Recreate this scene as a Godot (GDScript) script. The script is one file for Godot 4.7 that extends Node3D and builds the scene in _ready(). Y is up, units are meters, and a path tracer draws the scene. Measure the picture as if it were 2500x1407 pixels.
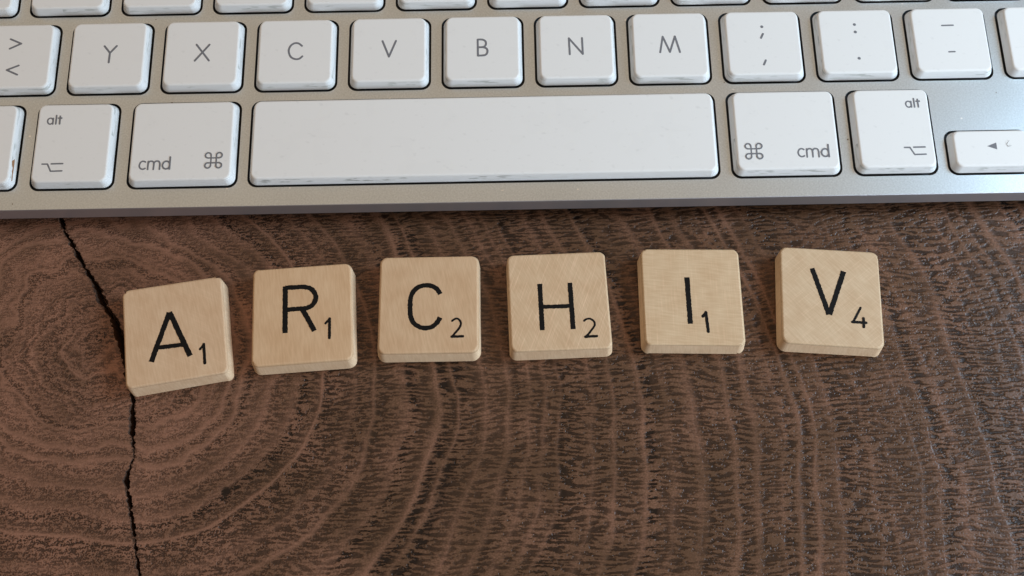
extends Node3D
# Six wooden letter tiles spelling ARCHIV in front of a white and silver keyboard on a dark wooden table.
# Lengths in the helpers are millimetres; MM turns them into metres.

const MM := 0.001
const TILT := 0.09755            # how far the keyboard's deck leans towards its user
const DECK_H := 6.21             # height of the deck's front edge
const KEY_H := 2.03              # key tops above the deck
const FLARE := 0.627             # how far a key's foot stands out beyond its top

var taken := {}
var rng := RandomNumberGenerator.new()
var white_plastic: StandardMaterial3D
var key_side: StandardMaterial3D
var bar_side: StandardMaterial3D
var aluminium: StandardMaterial3D
var aluminium_edge: StandardMaterial3D
var black_well: StandardMaterial3D
var legend_grey: StandardMaterial3D
var stamp_black: StandardMaterial3D
var keyboard: Node3D


func _ready() -> void:
	rng.seed = 11
	build_camera()
	build_light()
	make_materials()
	build_table()
	build_keyboard()
	build_tiles()
	build_hair()


# ---------------------------------------------------------------- camera and light
func build_camera() -> void:
	var p := deg_to_rad(65.955)
	var y := deg_to_rad(-0.063)
	var r := deg_to_rad(-0.976)
	var f := Vector3(-sin(y) * cos(p), -sin(p), -cos(y) * cos(p))
	var rt := Vector3(cos(y), 0, -sin(y))
	var up := rt.cross(f)
	var right := rt * cos(r) + up * sin(r)
	var above := up * cos(r) - rt * sin(r)
	var cam := Camera3D.new()
	cam.name = "camera"
	cam.keep_aspect = Camera3D.KEEP_HEIGHT
	cam.fov = rad_to_deg(2.0 * atan(703.5 / 2767.1))
	cam.near = 0.01
	cam.far = 20.0
	cam.transform = Transform3D(Basis(right, above, -f), Vector3(-0.36, 201.83, 105.78) * MM)
	add_child(cam)
	cam.current = true


func area(called: String, at: Vector3, towards: Vector3, size: Vector2, color: Color, energy: float) -> void:
	var l := AreaLight3D.new()
	l.name = called
	l.area_size = size
	l.area_normalize_energy = true
	l.light_color = color
	l.light_energy = energy
	l.shadow_enabled = true
	add_child(l)
	l.look_at_from_position(at, towards, Vector3.UP if absf((towards - at).normalized().y) < 0.98 else Vector3.FORWARD)


func build_light() -> void:
	var e := Environment.new()
	e.background_mode = Environment.BG_COLOR
	e.background_color = Color(0.09, 0.072, 0.056).linear_to_srgb()
	e.tonemap_mode = Environment.TONE_MAPPER_LINEAR
	e.tonemap_exposure = 1.38
	e.sdfgi_enabled = true
	e.ssao_enabled = true
	e.ssil_enabled = true
	var w := WorldEnvironment.new()
	w.name = "world_environment"
	w.environment = e
	add_child(w)
	# daylight from a window on the right, a weaker one behind the camera, warm light off the ceiling at the back left
	area("window_light", Vector3(0.34, 0.265, -0.03), Vector3(0.02, 0, 0.02), Vector2(0.17, 0.15), Color(0.77, 0.895, 1.0), 0.098)
	area("front_window_light", Vector3(0.36, 0.125, 0.33), Vector3(0.02, 0, 0.0), Vector2(0.26, 0.12), Color(0.86, 0.93, 1.0), 0.12)
	area("ceiling_light", Vector3(-0.30, 1.3, -0.25), Vector3(-0.30, 0, -0.25), Vector2(2.4, 2.2), Color(1.0, 0.885, 0.77), 0.70)


# ---------------------------------------------------------------- helpers
func numbered(called: String) -> String:
	if not taken.has(called):
		taken[called] = 0
		return called
	taken[called] += 1
	return "%s_%03d" % [called, taken[called]]


func tag(o: Node, label: String, category := "", group := "") -> void:
	if label:
		o.set_meta("label", label)
	if category:
		o.set_meta("category", category)
	if group:
		o.set_meta("group", group)


func obj(called: String, mesh: Mesh, parent: Node, at := Transform3D.IDENTITY) -> MeshInstance3D:
	var o := MeshInstance3D.new()
	o.name = called
	o.mesh = mesh
	o.transform = at
	o.cast_shadow = GeometryInstance3D.SHADOW_CASTING_SETTING_ON
	parent.add_child(o, true)
	return o


func lin(r: float, g: float, b: float) -> Color:
	return Color(r, g, b).linear_to_srgb()


func material(color: Color, rough: float, metal := 0.0, specular := 0.5) -> StandardMaterial3D:
	var m := StandardMaterial3D.new()
	m.albedo_color = color
	m.roughness = rough
	m.metallic = metal
	m.metallic_specular = specular
	return m


func noise(frequency: float, seed_: int, octaves := 1, kind := FastNoiseLite.TYPE_SIMPLEX_SMOOTH) -> FastNoiseLite:
	var n := FastNoiseLite.new()
	n.noise_type = kind
	n.seed = seed_
	n.frequency = frequency
	if octaves > 1:
		n.fractal_type = FastNoiseLite.FRACTAL_FBM
		n.fractal_octaves = octaves
	else:
		n.fractal_type = FastNoiseLite.FRACTAL_NONE
	return n


func tri(st: SurfaceTool, a: Vector3, b: Vector3, c: Vector3, n: Vector3) -> void:
	# laid so that the front looks along n
	if (b - a).cross(c - a).dot(n) > 0.0:
		var k := b
		b = c
		c = k
	for p in [a, b, c]:
		st.set_normal(n)
		st.set_uv(Vector2(p.x, p.z))
		st.add_vertex(p * MM)


func quad(st: SurfaceTool, a: Vector3, b: Vector3, c: Vector3, d: Vector3, n: Vector3) -> void:
	tri(st, a, b, c, n)
	tri(st, a, c, d, n)


func begin() -> SurfaceTool:
	var st := SurfaceTool.new()
	st.begin(Mesh.PRIMITIVE_TRIANGLES)
	return st


func outline(w: float, d: float, r: float, steps: int) -> PackedVector2Array:
	var o := PackedVector2Array()
	r = maxf(r, 0.02)
	for c in 4:
		var sx: float = [1, -1, -1, 1][c]
		var sz: float = [1, 1, -1, -1][c]
		for k in steps + 1:
			var a := (c + float(k) / steps) * PI / 2
			o.append(Vector2(sx * (w / 2 - r) + r * cos(a), sz * (d / 2 - r) + r * sin(a)))
	return o


# A block with rounded corners: rings are [how far out, height, corner radius, degrees the surface looks up].
# Surface 0 is the side up to ring «split», surface 1 the rounded edge and the top.
func block(w: float, d: float, rings: Array, split: int, side: Material, top: Material, shift := 0.0, wear: FastNoiseLite = null) -> ArrayMesh:
	const STEPS := 7
	var lines := []
	for ring in rings:
		lines.append(outline(w + 2.0 * ring[0], d + 2.0 * ring[0], ring[2], STEPS))
	var count: int = lines[0].size()
	var mesh := ArrayMesh.new()
	for part in 2:
		var st := begin()
		var from := 0 if part == 0 else split
		var to := split if part == 0 else rings.size() - 1
		var index := 0
		for k in range(from, to + 1):
			var run := shift
			for i in count + 1:
				var p: Vector2 = lines[k][i % count]
				var q: Vector2 = lines[0][i % count]
				if i > 0:
					run += q.distance_to(lines[0][i - 1])
				var corner := (i % count) / (STEPS + 1)
				var a := (corner + float((i % count) % (STEPS + 1)) / STEPS) * PI / 2
				var up := deg_to_rad(rings[k][3])
				var at := Vector3(p.x, rings[k][1], p.y)
				if wear and k > 0 and k < rings.size() - 1:
					at += Vector3(cos(a), 0.4, sin(a)) * (wear.get_noise_3d(p.x, rings[k][1] * 3.0 + shift, p.y) * 0.13 - maxf(0.0, wear.get_noise_3d(p.x * 2.2 + 40.0, shift, p.y * 2.2) - 0.30) * 0.9)
				st.set_normal(Vector3(cos(a) * cos(up), sin(up), sin(a) * cos(up)))
				st.set_uv(Vector2(run, rings[k][1]) if part == 0 else p)
				st.add_vertex(at * MM)
		for k in to - from:
			for i in count:
				index = k * (count + 1) + i
				var above := index + count + 1
				for n in [index, index + 1, above, index + 1, above + 1, above]:
					st.add_index(n)
		if part == 1:
			var last := (to - from) * (count + 1)
			st.set_normal(Vector3.UP)
			st.set_uv(Vector2.ZERO)
			st.add_vertex(Vector3(0, rings[-1][1], 0) * MM)
			var middle := (to - from + 1) * (count + 1)
			for i in count:
				for n in [last + i, last + i + 1, middle]:
					st.add_index(n)
		else:
			# the underside
			st.set_normal(Vector3.DOWN)
			st.set_uv(Vector2.ZERO)
			st.add_vertex(Vector3(0, rings[0][1], 0) * MM)
			var middle := (to - from + 1) * (count + 1)
			for i in count:
				for n in [i, middle, i + 1]:
					st.add_index(n)
		st.set_material(side if part == 0 else top)
		st.commit(mesh)
	return mesh


# A band of ink along a line of points (x, z pairs) at height y. Rough makes the printed edge uneven.
func ink(st: SurfaceTool, flat: Array, width: float, y: float, smooth := false, round_ends := true, rough := 0.0) -> void:
	var pts: Array[Vector2] = []
	for i in flat.size() / 2:
		pts.append(Vector2(flat[i * 2], flat[i * 2 + 1]))
	if not smooth and pts.size() > 2:
		for i in pts.size() - 1:
			ink(st, [pts[i].x, pts[i].y, pts[i + 1].x, pts[i + 1].y], width, y + 0.003 * i, false, round_ends, rough)
		return
	var line: Array[Vector2] = []
	for i in pts.size() - 1:
		var before := pts[maxi(i - 1, 0)]
		var after := pts[mini(i + 2, pts.size() - 1)]
		var steps := maxi(2, int(pts[i].distance_to(pts[i + 1]) / 0.22))
		for k in steps:
			var t := float(k) / steps
			line.append(pts[i].cubic_interpolate(pts[i + 1], before, after, t) if smooth else pts[i].lerp(pts[i + 1], t))
	line.append(pts[-1])
	var h := width / 2
	var left: Array[Vector3] = []
	var right: Array[Vector3] = []
	for i in line.size():
		var dir := (line[mini(i + 1, line.size() - 1)] - line[maxi(i - 1, 0)]).normalized()
		var side := Vector2(-dir.y, dir.x)
		var a := line[i] + side * (h + rng.randf_range(-rough, rough))
		var b := line[i] - side * (h + rng.randf_range(-rough, rough))
		left.append(Vector3(a.x, y, a.y))
		right.append(Vector3(b.x, y, b.y))
	for i in line.size() - 1:
		quad(st, left[i], left[i + 1], right[i + 1], right[i], Vector3.UP)
	if round_ends:
		for e in 2:
			var c := line[0] if e == 0 else line[-1]
			var dir := (line[0] - line[1]).normalized() if e == 0 else (line[-1] - line[-2]).normalized()
			var start := dir.angle() - PI / 2
			for k in 8:
				var a := c + Vector2.from_angle(start + PI * k / 8.0) * h
				var b := c + Vector2.from_angle(start + PI * (k + 1) / 8.0) * h
				tri(st, Vector3(c.x, y, c.y), Vector3(a.x, y, a.y), Vector3(b.x, y, b.y), Vector3.UP)


func picture(w: int, h: int, bytes: PackedByteArray, format := Image.FORMAT_RGB8) -> ImageTexture:
	var im := Image.create_from_data(w, h, false, format, bytes)
	return ImageTexture.create_from_image(im)


# ---------------------------------------------------------------- materials
func make_materials() -> void:
	# key tops: near-white plastic with faint smudges
	var n := 512
	var cloud := noise(0.012, 3, 3)
	var speck := noise(0.09, 8, 2)
	var bytes := PackedByteArray()
	bytes.resize(n * n * 3)
	for y in n:
		for x in n:
			var v := 0.925 - 0.012 * maxf(0.0, cloud.get_noise_2d(x, y)) - 0.10 * maxf(0.0, speck.get_noise_2d(x * 0.6, y) - 0.52)
			var at := (y * n + x) * 3
			bytes[at] = int(v * 255)
			bytes[at + 1] = int((v - 0.008) * 255)
			bytes[at + 2] = int((v - 0.028) * 255)
	white_plastic = material(Color.WHITE, 0.52, 0.0, 0.45)
	white_plastic.albedo_texture = picture(n, n, bytes)
	white_plastic.uv1_scale = Vector3(1.0 / 70.0, 1.0 / 70.0, 1)
	# key sides: the same plastic with grey finger grime in short streaks along the middle, most of it on the space bar
	key_side = grimy(0.15)
	bar_side = grimy(0.30, true)
	var w := 2048
	var h := 512
	# bead-blasted aluminium with a few specks of dust
	var grain := noise(0.35, 31)
	var broad := noise(0.008, 32, 2)
	bytes = PackedByteArray()
	bytes.resize(w * h * 3)
	for y in h:
		for x in w:
			var v := 0.79 + 0.038 * grain.get_noise_2d(x, y) + 0.012 * broad.get_noise_2d(x, y)
			var at := (y * w + x) * 3
			bytes[at] = int((v - 0.042) * 255)
			bytes[at + 1] = int((v - 0.008) * 255)
			bytes[at + 2] = int((v + 0.006) * 255)
	var deck_image := Image.create_from_data(w, h, false, Image.FORMAT_RGB8, bytes)
	for k in 170:
		var pale := rng.randf() < 0.55
		var c := Color(0.90, 0.90, 0.89) if pale else Color(0.42, 0.39, 0.35)
		var x := rng.randi_range(2, w - 6)
		var y := rng.randi_range(2, h - 6)
		deck_image.fill_rect(Rect2i(x, y, rng.randi_range(1, 3), rng.randi_range(1, 2)), c)
	aluminium = material(Color.WHITE, 0.36, 1.0)
	aluminium.albedo_texture = ImageTexture.create_from_image(deck_image)
	aluminium.uv1_scale = Vector3(1.0 / 290.0, 1.0 / 72.0, 1)
	aluminium_edge = material(lin(0.60, 0.60, 0.63), 0.42, 0.87)
	black_well = material(lin(0.03, 0.031, 0.034), 0.6)
	legend_grey = material(lin(0.19, 0.19, 0.20), 0.6, 0.0, 0.3)
	stamp_black = material(lin(0.007, 0.0065, 0.006), 0.6, 0.0, 0.25)


func grimy(strength: float, along_bar := false) -> StandardMaterial3D:
	const W := 2048
	const H := 64
	var streak := noise(0.02, 21, 3)
	var patch := noise(0.006, 22, 2)
	var bytes := PackedByteArray()
	bytes.resize(W * H * 3)
	for y in H:
		var tall := float(y) / H          # 0 at the foot, 1 at the top edge
		var band := smoothstep(0.12, 0.5, tall) * (1.0 - smoothstep(0.70, 0.95, tall))
		for x in W:
			var s := smoothstep(-0.05, 0.5, streak.get_noise_2d(x * 0.8, y * 2.0)) * smoothstep(-0.15, 0.4, patch.get_noise_2d(x, 7.0 + y * 0.3))
			if along_bar:
				var run := x * 150.0 / W       # from the bar's right end to its left along the front
				s *= 0.15 + 0.85 * smoothstep(30.0, 60.0, run)
			var v := 0.930 - strength * s * band
			var at := (y * W + x) * 3
			bytes[at] = int(v * 255)
			bytes[at + 1] = int((v - 0.006 + 0.004 * s) * 255)
			bytes[at + 2] = int((v - 0.020 - 0.006 * s) * 255)
	var m := material(Color.WHITE, 0.5, 0.0, 0.45)
	m.albedo_texture = picture(W, H, bytes)
	m.uv1_scale = Vector3(1.0 / 150.0, 1.0 / 2.2, 1)
	return m


# ---------------------------------------------------------------- the table
var ring_light := PackedFloat32Array()
var ring_dark := PackedFloat32Array()
var ring_black := PackedFloat32Array()
var ring_tone := PackedFloat32Array()

const CRACK := [
	[-14.0, -92.6, 0.0], [-1.54, -90.95, 1.0], [1.81, -89.4, 1.0], [4.68, -87.48, 1.15], [6.42, -86.54, 1.15], [8.51, -85.15, 0.8],
	[10.05, -84.18, 1.0], [11.31, -83.36, 0.8], [13.0, -81.93, 1.4], [13.8, -81.58, 1.7], [17.2, -79.86, 1.75], [20.6, -77.4, 1.6],
	[23.9, -75.9, 1.9], [28.5, -74.2, 1.6], [33.5, -72.7, 1.3], [37.2, -71.65, 1.2], [39.8, -71.45, 1.4], [43.8, -71.1, 1.1],
	[46.6, -70.4, 0.7], [48.27, -70.0, 0.5], [49.63, -70.5, 0.5], [51.0, -71.0, 1.0], [52.9, -70.96, 1.1], [55.7, -70.2, 0.85],
	[58.1, -69.66, 0.9], [60.8, -68.83, 0.85], [63.4, -68.2, 0.8], [66.5, -67.5, 0.7], [69.4, -66.6, 0.7], [80.0, -64.0, 0.5], [98.0, -60.0, 0.0]]


func crack_at(z: float) -> Vector2:
	for i in CRACK.size() - 1:
		if z <= CRACK[i + 1][0]:
			var t: float = clampf((z - CRACK[i][0]) / (CRACK[i + 1][0] - CRACK[i][0]), 0.0, 1.0)
			return Vector2(lerpf(CRACK[i][1], CRACK[i + 1][1], t), lerpf(CRACK[i][2], CRACK[i + 1][2], t))
	return Vector2(CRACK[-1][1], 0.0)


func make_rings() -> void:
	var r := RandomNumberGenerator.new()
	r.seed = 5
	ring_light.resize(8000)
	ring_dark.resize(8000)
	ring_black.resize(8000)
	ring_tone.resize(8000)
	var edges := []
	var at := 1.0
	while at < 790.0:
		edges.append([at, r.randf_range(0.30, 1.0), r.randf_range(0.35, 0.95), r.randf(), r.randf_range(0.7, 1.0)])
		at += r.randf_range(2.6, 6.5) if at > 22.0 else r.randf_range(1.4, 3.2)
	var k := 0
	for i in 8000:
		var v := i * 0.1
		while k + 1 < edges.size() and v >= edges[k + 1][0]:
			k += 1
		var from: float = edges[k][0]
		var to: float = edges[k + 1][0] if k + 1 < edges.size() else from + 4.0
		var t := (v - from) / (to - from)
		var pale := 0.0
		for e in [k, k + 1]:
			if e < edges.size():
				pale = maxf(pale, edges[e][1] * exp(-pow((v - edges[e][0]) / edges[e][2], 2.0)))
		ring_light[i] = pale
		var own := (edges[k][3] as float) - 0.5
		ring_tone[i] = lerpf(own, -own, smoothstep(0.35, 0.65, t))
		ring_dark[i] = edges[k][4] * (1.0 - 0.25 * t)
		ring_black[i] = (exp(-pow((v - from - 1.5) / 0.7, 2.0)) if edges[k][3] > 0.78 else 0.0)


func wood(x0: float, z0: float, step: float, w: int, h: int) -> Array:
	var bend := noise(1.0 / 30.0, 41, 2)
	var wobble := noise(1.0 / 7.0, 42, 2)
	var dash := noise(1.0, 43, 2)
	var blot := noise(0.75, 44, 2)
	var fine := noise(2.6, 45)
	var tone := noise(1.0 / 16.0, 46, 2)
	var colors := PackedByteArray()
	var heights := PackedByteArray()
	colors.resize(w * h * 3)
	heights.resize(w * h)
	var gamma := PackedByteArray()
	gamma.resize(1024)
	for i in 1024:
		gamma[i] = int(clampf(Color(i / 2048.0, 0, 0).linear_to_srgb().r * 255.0 + 0.5, 0, 255))
	for j in h:
		var z := z0 + (j + 0.5) * step
		var dz := z - 24.0
		var split := crack_at(z)
		for i in w:
			var x := x0 + (i + 0.5) * step
			var dx := x + 79.0
			var b := bend.get_noise_2d(x, z)
			var lean := dz - (0.22 * dx if dx > 0.0 else 0.0)
			var heart := clampf(1.0 - (dx * dx + dz * dz) / 1400.0, 0.0, 1.0)
			var rr := sqrt(dx * dx + lean * lean * 1.2) + b * (1.5 + 4.5 * heart) + wobble.get_noise_2d(x, z) * (0.25 + 1.8 * heart)
			var k := clampi(int(absf(rr) * 10.0), 0, 7999)
			var leftness := clampf((-20.0 - x) / 50.0, 0.0, 1.0)
			var fine_ring := 0.5 + 0.5 * sin(rr * 4.4 + 3.0 * b)
			var pale := clampf(ring_light[k] * (1.0 - 0.3 * heart) + 0.13 * fine_ring * fine_ring * (1.0 - 0.7 * heart) * (1.0 - 0.4 * leftness), 0.0, 1.0)
			# saw marks and pores: short dark dashes, nearly level everywhere, finer and rounder near the heart
			var zz := z + b * 1.3 + (0.085 * (x - 10.0) * clampf((26.0 - z) / 26.0, 0.0, 1.0))
			var d1 := dash.get_noise_2d(x * 0.27, zz * 1.32)
			var d2 := blot.get_noise_2d(x * 0.95, zz * 2.3)
			var d3 := blot.get_noise_2d(x * 0.09, z * 0.4)
			var f := fine.get_noise_2d(x * 0.8, z * 1.3)
			var saw := sin(TAU * (zz / 1.08 + 1.1 * d3))
			var m := lerpf(d1 * 0.75 + d2 * 0.38 + saw * 0.22 + 0.24 * f, d1 * 0.5 + d2 * 0.9 + 0.75 * f + 0.02, leftness)
			var pore := smoothstep(-0.06, 0.17, m - 0.16 * ring_tone[k]) * ring_dark[k] * (1.0 - 0.9 * pow(pale, 1.4)) * (1.0 - 0.05 * leftness)
			pore = minf(1.0, pore + ring_black[k] * smoothstep(-0.1, 0.5, m + 1.1 * b) * 0.6 * (1.0 - 0.8 * leftness))
			if absf(x - split.x) < 4.0 and split.y > 0.0:
				var off := (absf(x - split.x) - split.y * 0.4) / (1.1 if z < 28.0 else 0.45)
				pore = maxf(pore, exp(-maxf(off, 0.0) * 1.6) * smoothstep(-0.35, 0.25, d2 + 0.5 * f) * 0.9)
			var t := tone.get_noise_2d(x, z)
			var warm := clampf(0.02 + 0.26 * ring_tone[k] * (0.5 + 0.5 * leftness) + 0.26 * pale * (1.0 - 0.35 * leftness) + 0.26 * t + 0.58 * leftness + 0.34 * f + 0.22 * d2 * leftness, 0.0, 1.0)
			var knot := (x + 52.7) * (x + 52.7) + (z - 55.0) * (z - 55.0)
			if knot < 1.2:
				pore = maxf(pore, smoothstep(1.2, 0.35, knot + 0.5 * d2))
			var red := lerpf(0.108, 0.345, warm)
			var green := lerpf(0.055, 0.170, warm)
			var blue := lerpf(0.029, 0.110, warm)
			red = lerpf(red, 0.010, pore)
			green = lerpf(green, 0.005, pore)
			blue = lerpf(blue, 0.003, pore)
			var at := j * w + i
			colors[at * 3] = gamma[int(red * 2048)]
			colors[at * 3 + 1] = gamma[int(green * 2048)]
			colors[at * 3 + 2] = gamma[int(blue * 2048)]
			heights[at] = clampi(int(165.0 - 130.0 * pore + 10.0 * f + 14.0 * d2), 0, 255)
	return [picture(w, h, colors), picture(w, h, heights, Image.FORMAT_L8)]


func wood_material(x0: float, z0: float, step: float, w: int, h: int, relief: float) -> StandardMaterial3D:
	var made := wood(x0, z0, step, w, h)
	var m := material(Color.WHITE, 0.32, 0.0, 0.35)
	m.albedo_texture = made[0]
	m.heightmap_enabled = true
	m.heightmap_texture = made[1]
	m.heightmap_scale = relief
	m.texture_repeat = false
	m.uv1_scale = Vector3(1.0 / (w * step), 1.0 / (h * step), 1)
	m.uv1_offset = Vector3(-x0 / (w * step), -z0 / (h * step), 0)
	return m


func build_table() -> void:
	make_rings()
	const X0 := -125.0
	const X1 := 125.0
	const Z0 := -12.0
	const Z1 := 98.0
	var near := wood_material(X0, Z0, 250.0 / 2048.0, 2048, 902, 0.026)
	var far := wood_material(-420.0, -320.0, 1.0, 840, 700, 0.022)
	var mesh := ArrayMesh.new()
	# the sheet round the split, cut along its ragged edges
	var jag := noise(0.9, 61, 3)
	var st := begin()
	var wall := begin()
	var last := []
	var rows := 600
	for j in rows + 1:
		var z := lerpf(Z0, Z1, float(j) / rows)
		var c := crack_at(z)
		var half := c.y * (0.42 + 0.35 * jag.get_noise_2d(z * 0.35, 200.0))
		var l := c.x - half + jag.get_noise_2d(z, 3.0) * 0.5 * minf(1.0, c.y + 0.2)
		var r := c.x + half + jag.get_noise_2d(z, 90.0) * 0.5 * minf(1.0, c.y + 0.2)
		r = maxf(r, l + 0.12 * minf(1.0, c.y * 4.0))
		var here := [z, l, r]
		if last:
			var za: float = last[0]
			quad(st, Vector3(X0, 0, za), Vector3(last[1], 0, za), Vector3(l, 0, z), Vector3(X0, 0, z), Vector3.UP)
			quad(st, Vector3(last[2], 0, za), Vector3(X1, 0, za), Vector3(X1, 0, z), Vector3(r, 0, z), Vector3.UP)
			var ma: float = (last[1] + last[2]) / 2
			var mb := (l + r) / 2
			quad(wall, Vector3(last[1], 0, za), Vector3(l, 0, z), Vector3(mb - 0.1, -3.6, z), Vector3(ma - 0.1, -3.6, za), Vector3.RIGHT)
			quad(wall, Vector3(last[2], 0, za), Vector3(r, 0, z), Vector3(mb + 0.1, -3.6, z), Vector3(ma + 0.1, -3.6, za), Vector3.LEFT)
			quad(wall, Vector3(ma - 0.1, -3.6, za), Vector3(ma + 0.1, -3.6, za), Vector3(mb + 0.1, -3.6, z), Vector3(mb - 0.1, -3.6, z), Vector3.UP)
		last = here
	st.set_material(near)
	st.commit(mesh)
	wall.set_material(material(lin(0.11, 0.062, 0.042), 0.9, 0.0, 0.2))
	wall.commit(mesh)
	# the rest of the board
	st = begin()
	for q in [[-420.0, 420.0, -320.0, Z0], [-420.0, 420.0, Z1, 380.0], [-420.0, X0, Z0, Z1], [X1, 420.0, Z0, Z1]]:
		quad(st, Vector3(q[0], 0, q[2]), Vector3(q[1], 0, q[2]), Vector3(q[1], 0, q[3]), Vector3(q[0], 0, q[3]), Vector3.UP)
	for s in [[Vector3(-420, 0, 380), Vector3(420, 0, 380), Vector3.BACK], [Vector3(-420, 0, -320), Vector3(420, 0, -320), Vector3.FORWARD],
			[Vector3(-420, 0, -320), Vector3(-420, 0, 380), Vector3.LEFT], [Vector3(420, 0, -320), Vector3(420, 0, 380), Vector3.RIGHT]]:
		var down := Vector3(0, -28, 0)
		quad(st, s[0], s[1], s[1] + down, s[0] + down, s[2])
	quad(st, Vector3(-420, -28, -320), Vector3(420, -28, -320), Vector3(420, -28, 380), Vector3(-420, -28, 380), Vector3.DOWN)
	st.set_material(far)
	st.commit(mesh)
	var table := obj("wooden_table", mesh, self)
	tag(table, "dark brown rough-sawn wooden table top with curved growth rings and a black split", "table")


# ---------------------------------------------------------------- the keyboard
func deck_place(u: float, v: float, h := 0.0) -> Transform3D:
	var b := Basis(Vector3.RIGHT, TILT)
	return Transform3D(b, (Vector3(0, DECK_H, 0) + b * Vector3(u, h, -v)) * MM)


func deck_cell(st: SurfaceTool, u0: float, u1: float, v0: float, v1: float, hole: Array) -> void:
	# a piece of the deck's face with one rounded opening [u, v, width, depth]; z runs towards the user
	var line := outline(hole[2], hole[3], 1.95, 7)
	var corners := [Vector3(u1, 0, -v0), Vector3(u0, 0, -v0), Vector3(u0, 0, -v1), Vector3(u1, 0, -v1)]
	var c := Vector3(hole[0], 0, -hole[1])
	for i in line.size():
		var a := c + Vector3(line[i].x, 0, line[i].y)
		var n := (i + 1) % line.size()
		var b := c + Vector3(line[n].x, 0, line[n].y)
		var corner: Vector3 = corners[i / 8]
		if i % 8 == 7:
			quad(st, corner, a, b, corners[(i / 8 + 1) % 4], Vector3.UP)
		else:
			tri(st, corner, a, b, Vector3.UP)
		var mid := (a + b) / 2 - c
		var inward := Vector3(-(b - a).z, 0, (b - a).x).normalized()
		if inward.dot(mid) > 0:
			inward = -inward
		quad(st, a, b, b + Vector3(0, -0.9, 0), a + Vector3(0, -0.9, 0), inward)


func key_label(what: String, row: String) -> String:
	return "white key %s in the %s row" % [what, row]


func add_key(u: float, v: float, w: float, d: float, label: String) -> MeshInstance3D:
	var rings := [[0.60, 0.0, 1.62, -20.0], [FLARE, 0.08, 1.65, 10.0], [0.14, 1.60, 1.40, 17.0], [0.03, 1.84, 1.34, 42.0], [-0.10, 1.97, 1.24, 66.0], [-0.34, KEY_H, 1.06, 90.0]]
	var top := white_plastic
	var mesh := block(w, d, rings, 2, bar_side if w > 50.0 else key_side, top, 0.0 if w > 50.0 else rng.randf_range(0.0, 150.0))
	var at := deck_place(u, v, rng.randf_range(-0.03, 0.03))
	var key := obj("key", mesh, keyboard, at * Transform3D(Basis.from_euler(Vector3(rng.randf_range(-0.004, 0.004), rng.randf_range(-0.003, 0.003), rng.randf_range(-0.004, 0.004))), Vector3.ZERO))
	if label:
		tag(key, label)
	return key


# lines: [width, smooth?, points] each
func legend(key: MeshInstance3D, called: String, lines: Array) -> void:
	var st := begin()
	var y := KEY_H + 0.012
	for l in lines:
		ink(st, l[2], l[0], y, l[1])
		y += 0.012
	st.set_material(legend_grey)
	obj(called, st.commit(), key)


func clover(x: float, z: float, a: float) -> Array:
	# the looped square: two pairs of bars and four loops
	var made := []
	var r := a * 1.05
	for s in [-1, 1]:
		made.append([0.30, false, [x + s * a, z - a - r, x + s * a, z + a + r]])
		made.append([0.30, false, [x - a - r, z + s * a, x + a + r, z + s * a]])
	for sx in [-1, 1]:
		for sz in [-1, 1]:
			var loop := []
			for k in 13:
				var t := PI + deg_to_rad(270.0) * k / 12.0   # from the side facing the middle, round the outside
				var p := Vector2(cos(t), -sin(t))
				# base loop is for the corner at +x, -z: starts at its left, ends at its foot
				var q := Vector2(a + r, -(a + r)) + Vector2(cos(PI - deg_to_rad(270.0) * k / 12.0), -sin(PI - deg_to_rad(270.0) * k / 12.0)) * r
				if p:
					loop.append(x + sx * q.x)
					loop.append(z - sz * q.y)
			made.append([0.30, true, loop])
	return made


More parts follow.
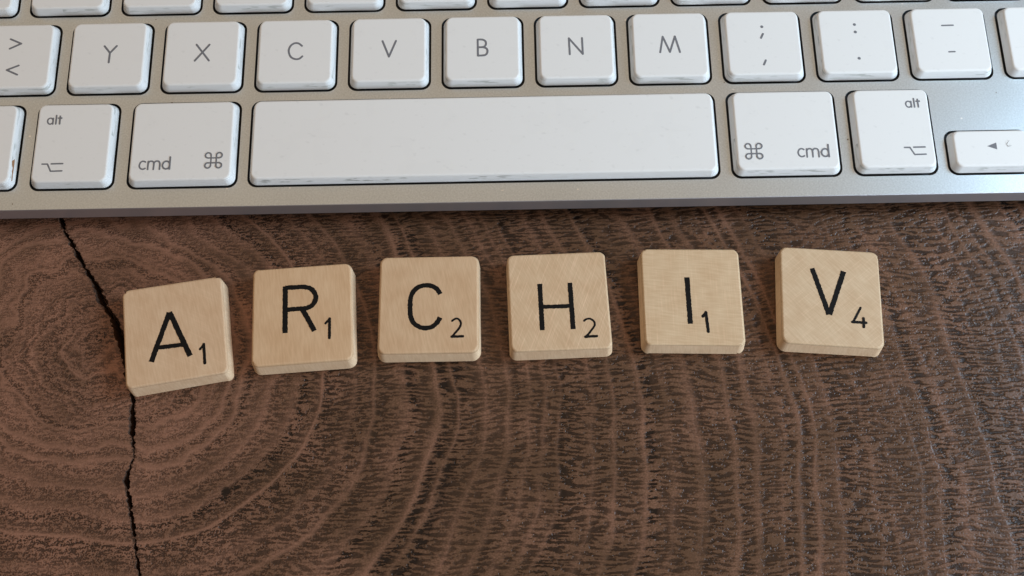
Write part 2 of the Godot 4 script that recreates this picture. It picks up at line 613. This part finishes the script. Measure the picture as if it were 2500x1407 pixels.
func build_keyboard() -> void:
	keyboard = Node3D.new()
	keyboard.name = "keyboard"
	add_child(keyboard)
	tag(keyboard, "flat white and silver computer keyboard lying behind the wooden tiles", "keyboard")
	const U := 19.05
	const LEFT := -138.5
	const RIGHT := 146.5
	const BACK := 113.0
	const ROWS := [0.0, 23.9, 42.3, 60.6, 78.95, 97.2, BACK]
	var uy := -81.57
	var ua := -91.15
	# every opening: [row, u, v, width of the key's top, depth of the key's top]
	var keys := []
	for k in [[-125.0, 14.64, ""], [-105.85, 14.64, key_label("at the left edge with a brown stain on its right side", "bottom")], [-86.72, 14.64, key_label("printed alt on the left", "bottom")],
			[-64.99, 19.8, key_label("printed cmd on the left", "bottom")], [-5.386, 91.3, "wide white space bar"], [54.425, 19.8, key_label("printed cmd on the right", "bottom")],
			[75.956, 14.64, key_label("printed alt on the right", "bottom")]]:
		keys.append([0, k[0], 13.5, k[1], 16.79, k[2]])
	keys.append([0, 94.628, 8.742, 14.64, 7.54, "half-height white key printed with a left arrow"])
	keys.append([0, 113.7, 8.742, 14.64, 7.54, ""])
	keys.append([0, 132.8, 8.742, 14.64, 7.54, ""])
	keys.append([1, -122.05, 33.135, 1.25 * U - 4.27, 14.4, ""])
	var signs := ["printed > and <", "printed Y", "printed X", "printed C", "printed V", "printed B", "printed N", "printed M", "printed ; and ,", "printed : and .", "printed with a long and a short dash"]
	for n in range(-1, 10):
		keys.append([1, uy + U * n, 33.135, 14.78, 14.4, key_label(signs[n + 1], "middle")])
	keys.append([1, 120.9, 33.135, 2.25 * U - 4.27, 14.4, key_label("at the right edge", "middle")])
	keys.append([2, -117.3, 51.444, 1.75 * U - 4.27, 14.4, ""])
	for n in 12:
		keys.append([2, ua + U * n, 51.444, 14.78, 14.4, ""])
	keys.append([2, 135.2, 51.444, 0.75 * U - 4.27, 14.4, ""])
	keys.append([3, -119.7, 69.75, 1.5 * U - 4.27, 14.4, ""])
	for n in 12:
		keys.append([3, -95.9 + U * n, 69.75, 14.78, 14.4, ""])
	keys.append([3, 132.8, 69.75, U - 4.27, 14.4, ""])
	for n in 13:
		keys.append([4, -124.45 + U * n, 88.06, 14.78, 14.4, ""])
	keys.append([4, 132.6, 88.06, 1.05 * U - 4.27, 14.4, ""])
	# the deck
	var st := begin()
	for row in 5:
		var here := keys.filter(func(k): return k[0] == row)
		for i in here.size():
			var k: Array = here[i]
			var out := FLARE + 0.46
			var a := LEFT
			var b := RIGHT
			if i > 0:
				a = (here[i - 1][1] + here[i - 1][3] / 2 + k[1] - k[3] / 2) / 2
			if i + 1 < here.size():
				b = (k[1] + k[3] / 2 + here[i + 1][1] - here[i + 1][3] / 2) / 2
			var v1: float = ROWS[row + 1]
			if k[4] < 10.0:
				var mid := 14.6
				quad(st, Vector3(a, 0, -mid), Vector3(b, 0, -mid), Vector3(b, 0, -v1), Vector3(a, 0, -v1), Vector3.UP)
				v1 = mid
			deck_cell(st, a, b, 0.12 if row == 0 else ROWS[row], v1, [k[1], k[2], k[3] + 2 * out, k[4] + 2 * out])
	quad(st, Vector3(LEFT, 0, -ROWS[5]), Vector3(RIGHT, 0, -ROWS[5]), Vector3(RIGHT, 0, -BACK), Vector3(LEFT, 0, -BACK), Vector3.UP)
	st.set_material(aluminium)
	var deck_mesh := st.commit()
	# front face under a narrow broken edge that catches the light
	st = begin()
	var down := Vector3(0, -2.55, 0.40).rotated(Vector3.RIGHT, -TILT)
	var nick := noise(0.9, 71, 3)
	var lines := []
	for i in 401:
		var u := lerpf(LEFT, RIGHT, i / 400.0)
		lines.append([Vector3(u, 0, -0.12), Vector3(u, -0.07 + 0.02 * nick.get_noise_1d(u), 0.0)])
	var slant := Vector3(0, 0.6, 0.8)
	var front := Vector3(0, 0.17 - sin(TILT), cos(TILT)).normalized()
	for i in 400:
		var a: Array = lines[i]
		var b: Array = lines[i + 1]
		quad(st, a[0], b[0], b[1], a[1], slant)
		quad(st, a[1], b[1], Vector3(b[1].x, 0, 0) + down, Vector3(a[1].x, 0, 0) + down, front)
	var back := Vector3(0, 0, -BACK)
	quad(st, Vector3(LEFT, 0, 0) + down, Vector3(RIGHT, 0, 0) + down, Vector3(RIGHT, -3.3, 0) + back, Vector3(LEFT, -3.3, 0) + back, Vector3.DOWN)
	for u in [LEFT, RIGHT]:
		quad(st, Vector3(u, 0, -0.12), Vector3(u, 0, 0) + down, Vector3(u, -3.3, 0) + back, Vector3(u, 0, 0) + back, Vector3(signf(u), 0, 0))
	quad(st, Vector3(LEFT, 0, 0) + back, Vector3(RIGHT, 0, 0) + back, Vector3(RIGHT, -3.3, 0) + back, Vector3(LEFT, -3.3, 0) + back, Vector3.FORWARD)
	st.set_material(aluminium_edge)
	st.commit(deck_mesh)
	obj("aluminium_deck", deck_mesh, keyboard, deck_place(0, 0))
	st = begin()
	quad(st, Vector3(LEFT + 2, -1.7, -2), Vector3(RIGHT - 2, -1.7, -2), Vector3(RIGHT - 2, -1.7, -BACK + 2), Vector3(LEFT + 2, -1.7, -BACK + 2), Vector3.UP)
	st.set_material(black_well)
	obj("key_well", st.commit(), keyboard, deck_place(0, 0))
	# the plastic foot underneath, set back from the front
	st = begin()
	var p := [Vector3(0, 0.05, -6), Vector3(0, 3.2, -6), Vector3(0, 13.2, -BACK + 3), Vector3(0, 0.05, -BACK + 3)]
	var lv := Vector3(LEFT + 3, 0, 0)
	var rv := Vector3(RIGHT - 3, 0, 0)
	quad(st, p[0] + lv, p[0] + rv, p[1] + rv, p[1] + lv, Vector3.BACK)
	quad(st, p[2] + lv, p[2] + rv, p[3] + rv, p[3] + lv, Vector3.FORWARD)
	quad(st, p[0] + lv, p[0] + rv, p[3] + rv, p[3] + lv, Vector3.DOWN)
	quad(st, p[0] + lv, p[1] + lv, p[2] + lv, p[3] + lv, Vector3.LEFT)
	quad(st, p[0] + rv, p[1] + rv, p[2] + rv, p[3] + rv, Vector3.RIGHT)
	st.set_material(material(lin(0.55, 0.55, 0.54), 0.5))
	obj("plastic_foot", st.commit(), keyboard)
	# the keys and what is printed on them
	var made := {}
	for k in keys:
		var key := add_key(k[1], k[2], k[3], k[4], k[5])
		if k[5]:
			made[k[5]] = key
	legends(made)
	stain(made[key_label("at the left edge with a brown stain on its right side", "bottom")])


func legends(made: Dictionary) -> void:
	var middle := func(what: String) -> MeshInstance3D: return made[key_label(what, "middle")]
	var k: MeshInstance3D = middle.call("printed > and <")
	legend(k, "greater_than_sign", [[0.40, false, [-1.14, -3.94, 1.14, -2.84, -1.08, -1.72]]])
	legend(k, "less_than_sign", [[0.40, false, [1.20, 2.19, -1.11, 3.18, 1.14, 4.29]]])
	legend(middle.call("printed Y"), "letter", [[0.42, false, [-0.79, -1.89, 0.45, -0.29, 1.70, -1.88]], [0.42, false, [0.44, -0.26, 0.39, 1.88]]])
	legend(middle.call("printed X"), "letter", [[0.42, false, [-1.09, -1.85, 1.65, 1.86]], [0.42, false, [1.54, -1.79, -1.21, 1.84]]])
	legend(middle.call("printed C"), "letter", [[0.42, true, [1.33, -1.16, 0.67, -1.72, -0.14, -1.81, -0.91, -1.28, -1.29, -0.38, -1.21, 0.53, -0.73, 1.44, 0.19, 1.88, 0.98, 1.75, 1.50, 1.25]]])
	legend(middle.call("printed V"), "letter", [[0.42, false, [-1.31, -1.91, 0.05, 1.71, 1.43, -1.92]]])
	legend(middle.call("printed B"), "letter", [[0.42, false, [-0.97, -1.84, -0.94, 1.85]], [0.42, true, [-0.94, -1.85, 0.02, -1.83, 0.63, -1.41, 0.68, -0.65, 0.23, -0.15, -0.92, -0.06]],
		[0.42, true, [0.01, -0.08, 0.80, 0.22, 1.02, 0.99, 0.53, 1.74, -0.94, 1.85]]])
	legend(middle.call("printed N"), "letter", [[0.42, false, [-1.37, 1.89, -1.44, -1.81, 1.28, 1.88, 1.24, -1.82]]])
	legend(middle.call("printed M"), "letter", [[0.42, false, [-2.06, 1.81, -1.37, -1.78, -0.08, 1.77, 1.11, -1.80, 1.95, 1.83]]])
	k = middle.call("printed ; and ,")
	legend(k, "semicolon", [[0.62, false, [-0.07, -3.68, -0.03, -3.66]], [0.44, false, [0.04, -2.00, -0.42, -1.08]]])
	legend(k, "comma", [[0.44, false, [0.10, 4.10, -0.36, 5.05]]])
	k = middle.call("printed : and .")
	legend(k, "colon", [[0.62, false, [-0.15, -3.83, -0.11, -3.81]], [0.62, false, [-0.16, -2.09, -0.12, -2.07]]])
	legend(k, "full_stop", [[0.62, false, [-0.06, 3.98, -0.02, 4.00]]])
	k = middle.call("printed with a long and a short dash")
	legend(k, "long_dash", [[0.33, false, [-1.40, -3.21, 0.90, -3.23]]])
	legend(k, "short_dash", [[0.33, false, [-0.78, 2.89, 0.41, 2.88]]])
	var bottom := func(what: String) -> MeshInstance3D: return made[key_label(what, "bottom")]
	# alt is the same print on both sides of the space bar, as is cmd
	for s in [[bottom.call("printed alt on the left"), 0.0, 0.0, -3.40, 5.38], [bottom.call("printed alt on the right"), 8.27, -0.35, 3.47, 5.12]]:
		var x: float = s[1]
		var z: float = s[2]
		legend(s[0], "alt_lettering", [
			[0.31, true, [x - 4.33, z - 5.02, x - 4.52, z - 5.30, x - 4.84, z - 5.42, x - 5.16, z - 5.32, x - 5.36, z - 5.02, x - 5.38, z - 4.66, x - 5.22, z - 4.30, x - 4.90, z - 4.10, x - 4.58, z - 4.17, x - 4.34, z - 4.40]],
			[0.33, false, [x - 4.30, z - 5.37, x - 4.30, z - 4.13]], [0.33, false, [x - 3.71, z - 5.98, x - 3.69, z - 4.12]],
			[0.33, false, [x - 2.96, z - 5.80, x - 2.93, z - 4.12]], [0.32, false, [x - 3.25, z - 5.37, x - 2.62, z - 5.39]]])
		x = s[3]
		z = s[4]
		legend(s[0], "option_symbol", [[0.32, false, [x - 2.02, z - 0.78, x - 0.96, z - 0.77, x - 0.20, z + 0.78, x + 2.02, z + 0.74]], [0.32, false, [x - 0.20, z - 0.80, x + 2.02, z - 0.82]]])
	for s in [[bottom.call("printed cmd on the left"), 0.0, 0.0, 6.53, 4.45], [bottom.call("printed cmd on the right"), 10.02, -0.12, -6.64, 4.57]]:
		var x: float = s[1]
		var z: float = s[2]
		legend(s[0], "cmd_lettering", [
			[0.34, true, [x - 6.86, z + 4.50, x - 7.15, z + 4.34, x - 7.50, z + 4.34, x - 7.84, z + 4.60, x - 8.02, z + 5.14, x - 7.90, z + 5.68, x - 7.54, z + 5.99, x - 7.18, z + 6.02, x - 6.84, z + 5.86]],
			[0.34, false, [x - 6.31, z + 4.40, x - 6.32, z + 6.12]],
			[0.33, true, [x - 6.31, z + 4.85, x - 6.08, z + 4.44, x - 5.72, z + 4.34, x - 5.36, z + 4.46, x - 5.18, z + 4.90, x - 5.19, z + 6.12]],
			[0.33, true, [x - 5.18, z + 4.85, x - 4.92, z + 4.44, x - 4.56, z + 4.34, x - 4.20, z + 4.46, x - 3.99, z + 4.90, x - 3.98, z + 6.12]],
			[0.34, true, [x - 2.08, z + 4.88, x - 2.30, z + 4.56, x - 2.72, z + 4.42, x - 3.16, z + 4.60, x - 3.42, z + 5.06, x - 3.42, z + 5.48, x - 3.18, z + 5.90, x - 2.74, z + 6.08, x - 2.32, z + 5.96, x - 2.08, z + 5.62]],
			[0.34, false, [x - 2.02, z + 3.55, x - 2.02, z + 6.12]]])
		legend(s[0], "looped_square_symbol", clover(s[3], s[4], 0.53))
	var key: MeshInstance3D = made["half-height white key printed with a left arrow"]
	var st := begin()
	var y := KEY_H + 0.012
	tri(st, Vector3(-0.95, y, -0.40), Vector3(0.93, y, -1.15), Vector3(0.93, y, 0.34), Vector3.UP)
	st.set_material(legend_grey)
	obj("arrow_symbol", st.commit(), key)


func stain(key: MeshInstance3D) -> void:
	# dried brown drip on the right flank of the key at the left edge
	var st := begin()
	var n := Vector3(cos(0.297), sin(0.297), 0)
	var flank := func(h: float, z: float) -> Vector3: return Vector3(7.32 + FLARE - 0.305 * h, h, z) + n * 0.012
	var centre: Vector3 = flank.call(0.78, 4.9)
	for i in 24:
		var pts := []
		for j in [i, i + 1]:
			var a: float = TAU * j / 24.0
			var wob: float = 1.0 + 0.35 * sin(a * 3.0 + 1.0) + 0.2 * sin(a * 7.0)
			pts.append(flank.call(0.78 + 0.62 * wob * sin(a), 4.9 + 1.9 * wob * cos(a)))
		tri(st, centre, pts[0], pts[1], n)
	st.set_material(material(lin(0.34, 0.17, 0.08), 0.7))
	var o := obj("brown_stain", st.commit(), key)
	tag(o, "dried brown stain")


func build_hair() -> void:
	# a short stray hair curled up on the left arrow key
	var tool := begin()
	var pts: Array[float] = [3.53, -1.48, 3.06, -0.96, 2.93, -0.59, 3.16, -0.28, 3.87, -0.42]
	var line: Array[Vector3] = []
	for i in 4:
		for k in 5:
			var a := Vector2(pts[i * 2], pts[i * 2 + 1])
			var b := Vector2(pts[i * 2 + 2], pts[i * 2 + 3])
			var before := Vector2(pts[maxi(i - 1, 0) * 2], pts[maxi(i - 1, 0) * 2 + 1])
			var after := Vector2(pts[mini(i + 2, 4) * 2], pts[mini(i + 2, 4) * 2 + 1])
			var q := a.cubic_interpolate(b, before, after, k / 5.0)
			line.append(Vector3(q.x, KEY_H + 0.07, q.y))
	for i in line.size() - 1:
		var dir := (line[i + 1] - line[i]).normalized()
		var side := dir.cross(Vector3.UP)
		for k in 5:
			var n0 := side * cos(TAU * k / 5.0) + Vector3.UP * sin(TAU * k / 5.0)
			var n1 := side * cos(TAU * (k + 1) / 5.0) + Vector3.UP * sin(TAU * (k + 1) / 5.0)
			quad(tool, line[i] + n0 * 0.035, line[i + 1] + n0 * 0.035, line[i + 1] + n1 * 0.035, line[i] + n1 * 0.035, (n0 + n1).normalized())
	tool.set_material(material(lin(0.22, 0.21, 0.20), 0.6))
	var o := obj("hair", tool.commit(), self, deck_place(94.628, 8.742))
	tag(o, "tiny pale grey curled hair on the left arrow key", "hair")


# ---------------------------------------------------------------- the letter tiles
# Pale wood: streaks at an angle, light scratches at another.
func tile_wood(seed_: int, turn: float, scratch_turn: float, scratches: float, base: Color) -> ImageTexture:
	const N := 320
	var streak := noise(1.0, seed_, 3)
	var mottle := noise(0.16, seed_ + 1, 2)
	var ray := noise(1.0, seed_ + 2, 2)
	var bytes := PackedByteArray()
	bytes.resize(N * N * 3)
	var c := cos(turn)
	var s := sin(turn)
	var c2 := cos(scratch_turn)
	var s2 := sin(scratch_turn)
	for j in N:
		for i in N:
			var x := (float(i) / N - 0.5) * 21.0
			var z := (float(j) / N - 0.5) * 21.0
			var a := streak.get_noise_2d((x * c + z * s) * 0.22, (z * c - x * s) * 2.2)
			var b := ray.get_noise_2d((x * c2 + z * s2) * 0.10, (z * c2 - x * s2) * 2.9)
			var m := mottle.get_noise_2d(x, z)
			var v := 1.03 + 0.10 * a + 0.055 * m + 1.9 * scratches * maxf(0.0, b - 0.12)
			var y := 0.03 * m + 0.03 * a
			var at := (j * N + i) * 3
			bytes[at] = clampi(int(Color(base.r * v, 0, 0).linear_to_srgb().r * 255), 0, 255)
			bytes[at + 1] = clampi(int(Color(base.g * v * (1.0 + y), 0, 0).linear_to_srgb().r * 255), 0, 255)
			bytes[at + 2] = clampi(int(Color(base.b * v * (1.0 + 2.0 * y + 0.4 * scratches * maxf(0.0, b)), 0, 0).linear_to_srgb().r * 255), 0, 255)
	return picture(N, N, bytes)


func build_tiles() -> void:
	const TW := 18.94
	const TH := 20.03
	const TT := 4.19
	# [letter, number, x, z, turn, streaks, scratches at, strength, letter lines, number lines, where]; a line is [width, smooth?, points]
	var tiles := [
		["A", "1", -63.95, 25.23, 8.81, 1.45, 0.6, 0.05, [[1.0, false, [-4.58, 5.48, -0.76, -4.00]], [1.0, false, [-0.72, -4.03, 2.65, 5.53]], [0.86, false, [-3.44, 2.86, 1.48, 3.01]]],
			[[0.48, false, [4.55, 4.49, 5.31, 3.65]], [0.56, false, [5.29, 3.62, 5.26, 7.44]]], "tilted over the split"],
		["R", "1", -40.1, 22.13, 3.44, 1.5, 1.2, 0.04, [[1.0, false, [-3.22, -5.94, -3.20, 3.73]], [0.94, true, [-3.22, -5.60, -1.4, -5.58, 0.38, -5.51, 1.71, -5.01, 2.49, -3.90, 2.54, -2.68, 2.03, -1.68, 0.92, -1.12, -0.95, -1.03, -3.20, -1.06]], [0.98, false, [0.04, -0.95, 2.33, 3.72]]],
			[[0.48, false, [4.42, 2.34, 5.20, 1.50]], [0.54, false, [5.20, 1.45, 5.11, 5.36]]], "with its letter set high"],
		["C", "2", -16.14, 20.56, 0.12, 1.35, 1.75, 0.05, [[0.94, true, [2.18, -1.94, 1.62, -2.92, 0.73, -3.60, -0.56, -3.86, -1.84, -3.58, -2.81, -2.80, -3.42, -1.45, -3.52, 0.50, -3.45, 2.20, -3.02, 3.50, -2.10, 4.50, -0.74, 4.97, 0.61, 4.76, 1.58, 3.95, 2.19, 2.85]]],
			[[0.42, true, [4.46, 3.62, 4.98, 3.23, 5.66, 3.28, 6.11, 3.99, 6.01, 4.72, 5.57, 5.44, 4.99, 6.16, 4.46, 6.82]], [0.50, false, [4.40, 6.82, 6.50, 6.78]]], "standing square"],
		["H", "2", 8.59, 20.41, 1.34, 1.1, 1.95, 0.16, [[0.92, false, [-3.46, -3.66, -3.43, 5.91]], [0.92, false, [2.33, -3.63, 2.37, 5.95]], [0.80, false, [-3.44, 1.17, 2.33, 1.20]]],
			[[0.42, true, [4.54, 4.33, 5.09, 3.97, 5.77, 4.00, 6.41, 4.55, 6.46, 5.29, 5.91, 6.10, 5.17, 7.01, 4.59, 7.58]], [0.52, false, [4.55, 7.58, 6.70, 7.53]]], "scratched with slanting strokes"],
		["I", "1", 34.0, 19.96, -1.23, 0.1, 1.57, 0.09, [[0.98, false, [-0.81, -3.92, -0.69, 5.70]]],
			[[0.62, false, [1.75, 4.16, 2.38, 3.45]], [0.58, false, [2.36, 3.35, 2.57, 7.27]]], "with a single upright stroke"],
		["V", "4", 60.38, 20.58, -5.15, 0.8, -0.75, 0.10, [[0.98, false, [-3.45, -5.71, -0.62, 3.76]], [0.98, false, [2.55, -5.45, -0.50, 3.76]]],
			[[0.48, false, [5.39, 1.96, 3.86, 4.97]], [0.54, false, [3.72, 4.97, 6.28, 4.97]], [0.54, false, [5.83, 4.10, 5.80, 5.85]]], "turned clockwise"],
	]
	var edge := noise(0.33, 81, 3)
	for i in tiles.size():
		var t: Array = tiles[i]
		var root := Node3D.new()
		root.name = numbered("letter_tile")
		add_child(root)
		root.position = Vector3(t[2], 0.0, t[3]) * MM
		root.rotation.y = deg_to_rad(t[4])
		tag(root, "pale wooden tile stamped %s with a small %s, %s" % [t[0], t[1], t[10]], "letter tile", "wooden letter tiles in a row")
		var base: Color = [Color(0.655, 0.448, 0.275), Color(0.630, 0.415, 0.238), Color(0.610, 0.408, 0.240), Color(0.620, 0.430, 0.258), Color(0.625, 0.440, 0.262), Color(0.605, 0.430, 0.262)][i]
		var face := material(Color.WHITE, 0.5, 0.0, 0.4)
		face.albedo_texture = tile_wood(100 + i * 7, t[5], t[6], t[7], base)
		face.uv1_scale = Vector3(1.0 / 21.0, 1.0 / 21.0, 1)
		face.uv1_offset = Vector3(0.5, 0.5, 0)
		var flank := material(Color.WHITE, 0.55, 0.0, 0.35)
		flank.albedo_texture = tile_wood(160 + i * 7, 1.5, 1.3, 0.06, Color(0.82, 0.58, 0.365))
		flank.uv1_scale = Vector3(1.0 / 21.0, 1.0 / 21.0, 1)
		var r := 1.15 + 0.12 * (i % 3)
		var rings := [[0.02, 0.02, r, -35.0], [0.28, 0.30, r + 0.2, 3.0], [0.03, TT - 0.52, r, 4.0], [-0.07, TT - 0.24, r, 28.0], [-0.20, TT - 0.08, r - 0.1, 60.0], [-0.44, TT, r - 0.25, 90.0]]
		var mesh := block(TW, TH, rings, 2, flank, face, 7.0 * i, edge)
		obj("wooden_block", mesh, root)
		for part in 2:
			var st := begin()
			var y := TT + 0.012
			for l in t[8 + part]:
				ink(st, l[2], l[0], y, l[1], part == 1, 0.05 if part == 0 else 0.03)
				y += 0.02
			st.set_material(stamp_black)
			obj("stamped_letter" if part == 0 else "stamped_number", st.commit(), root)
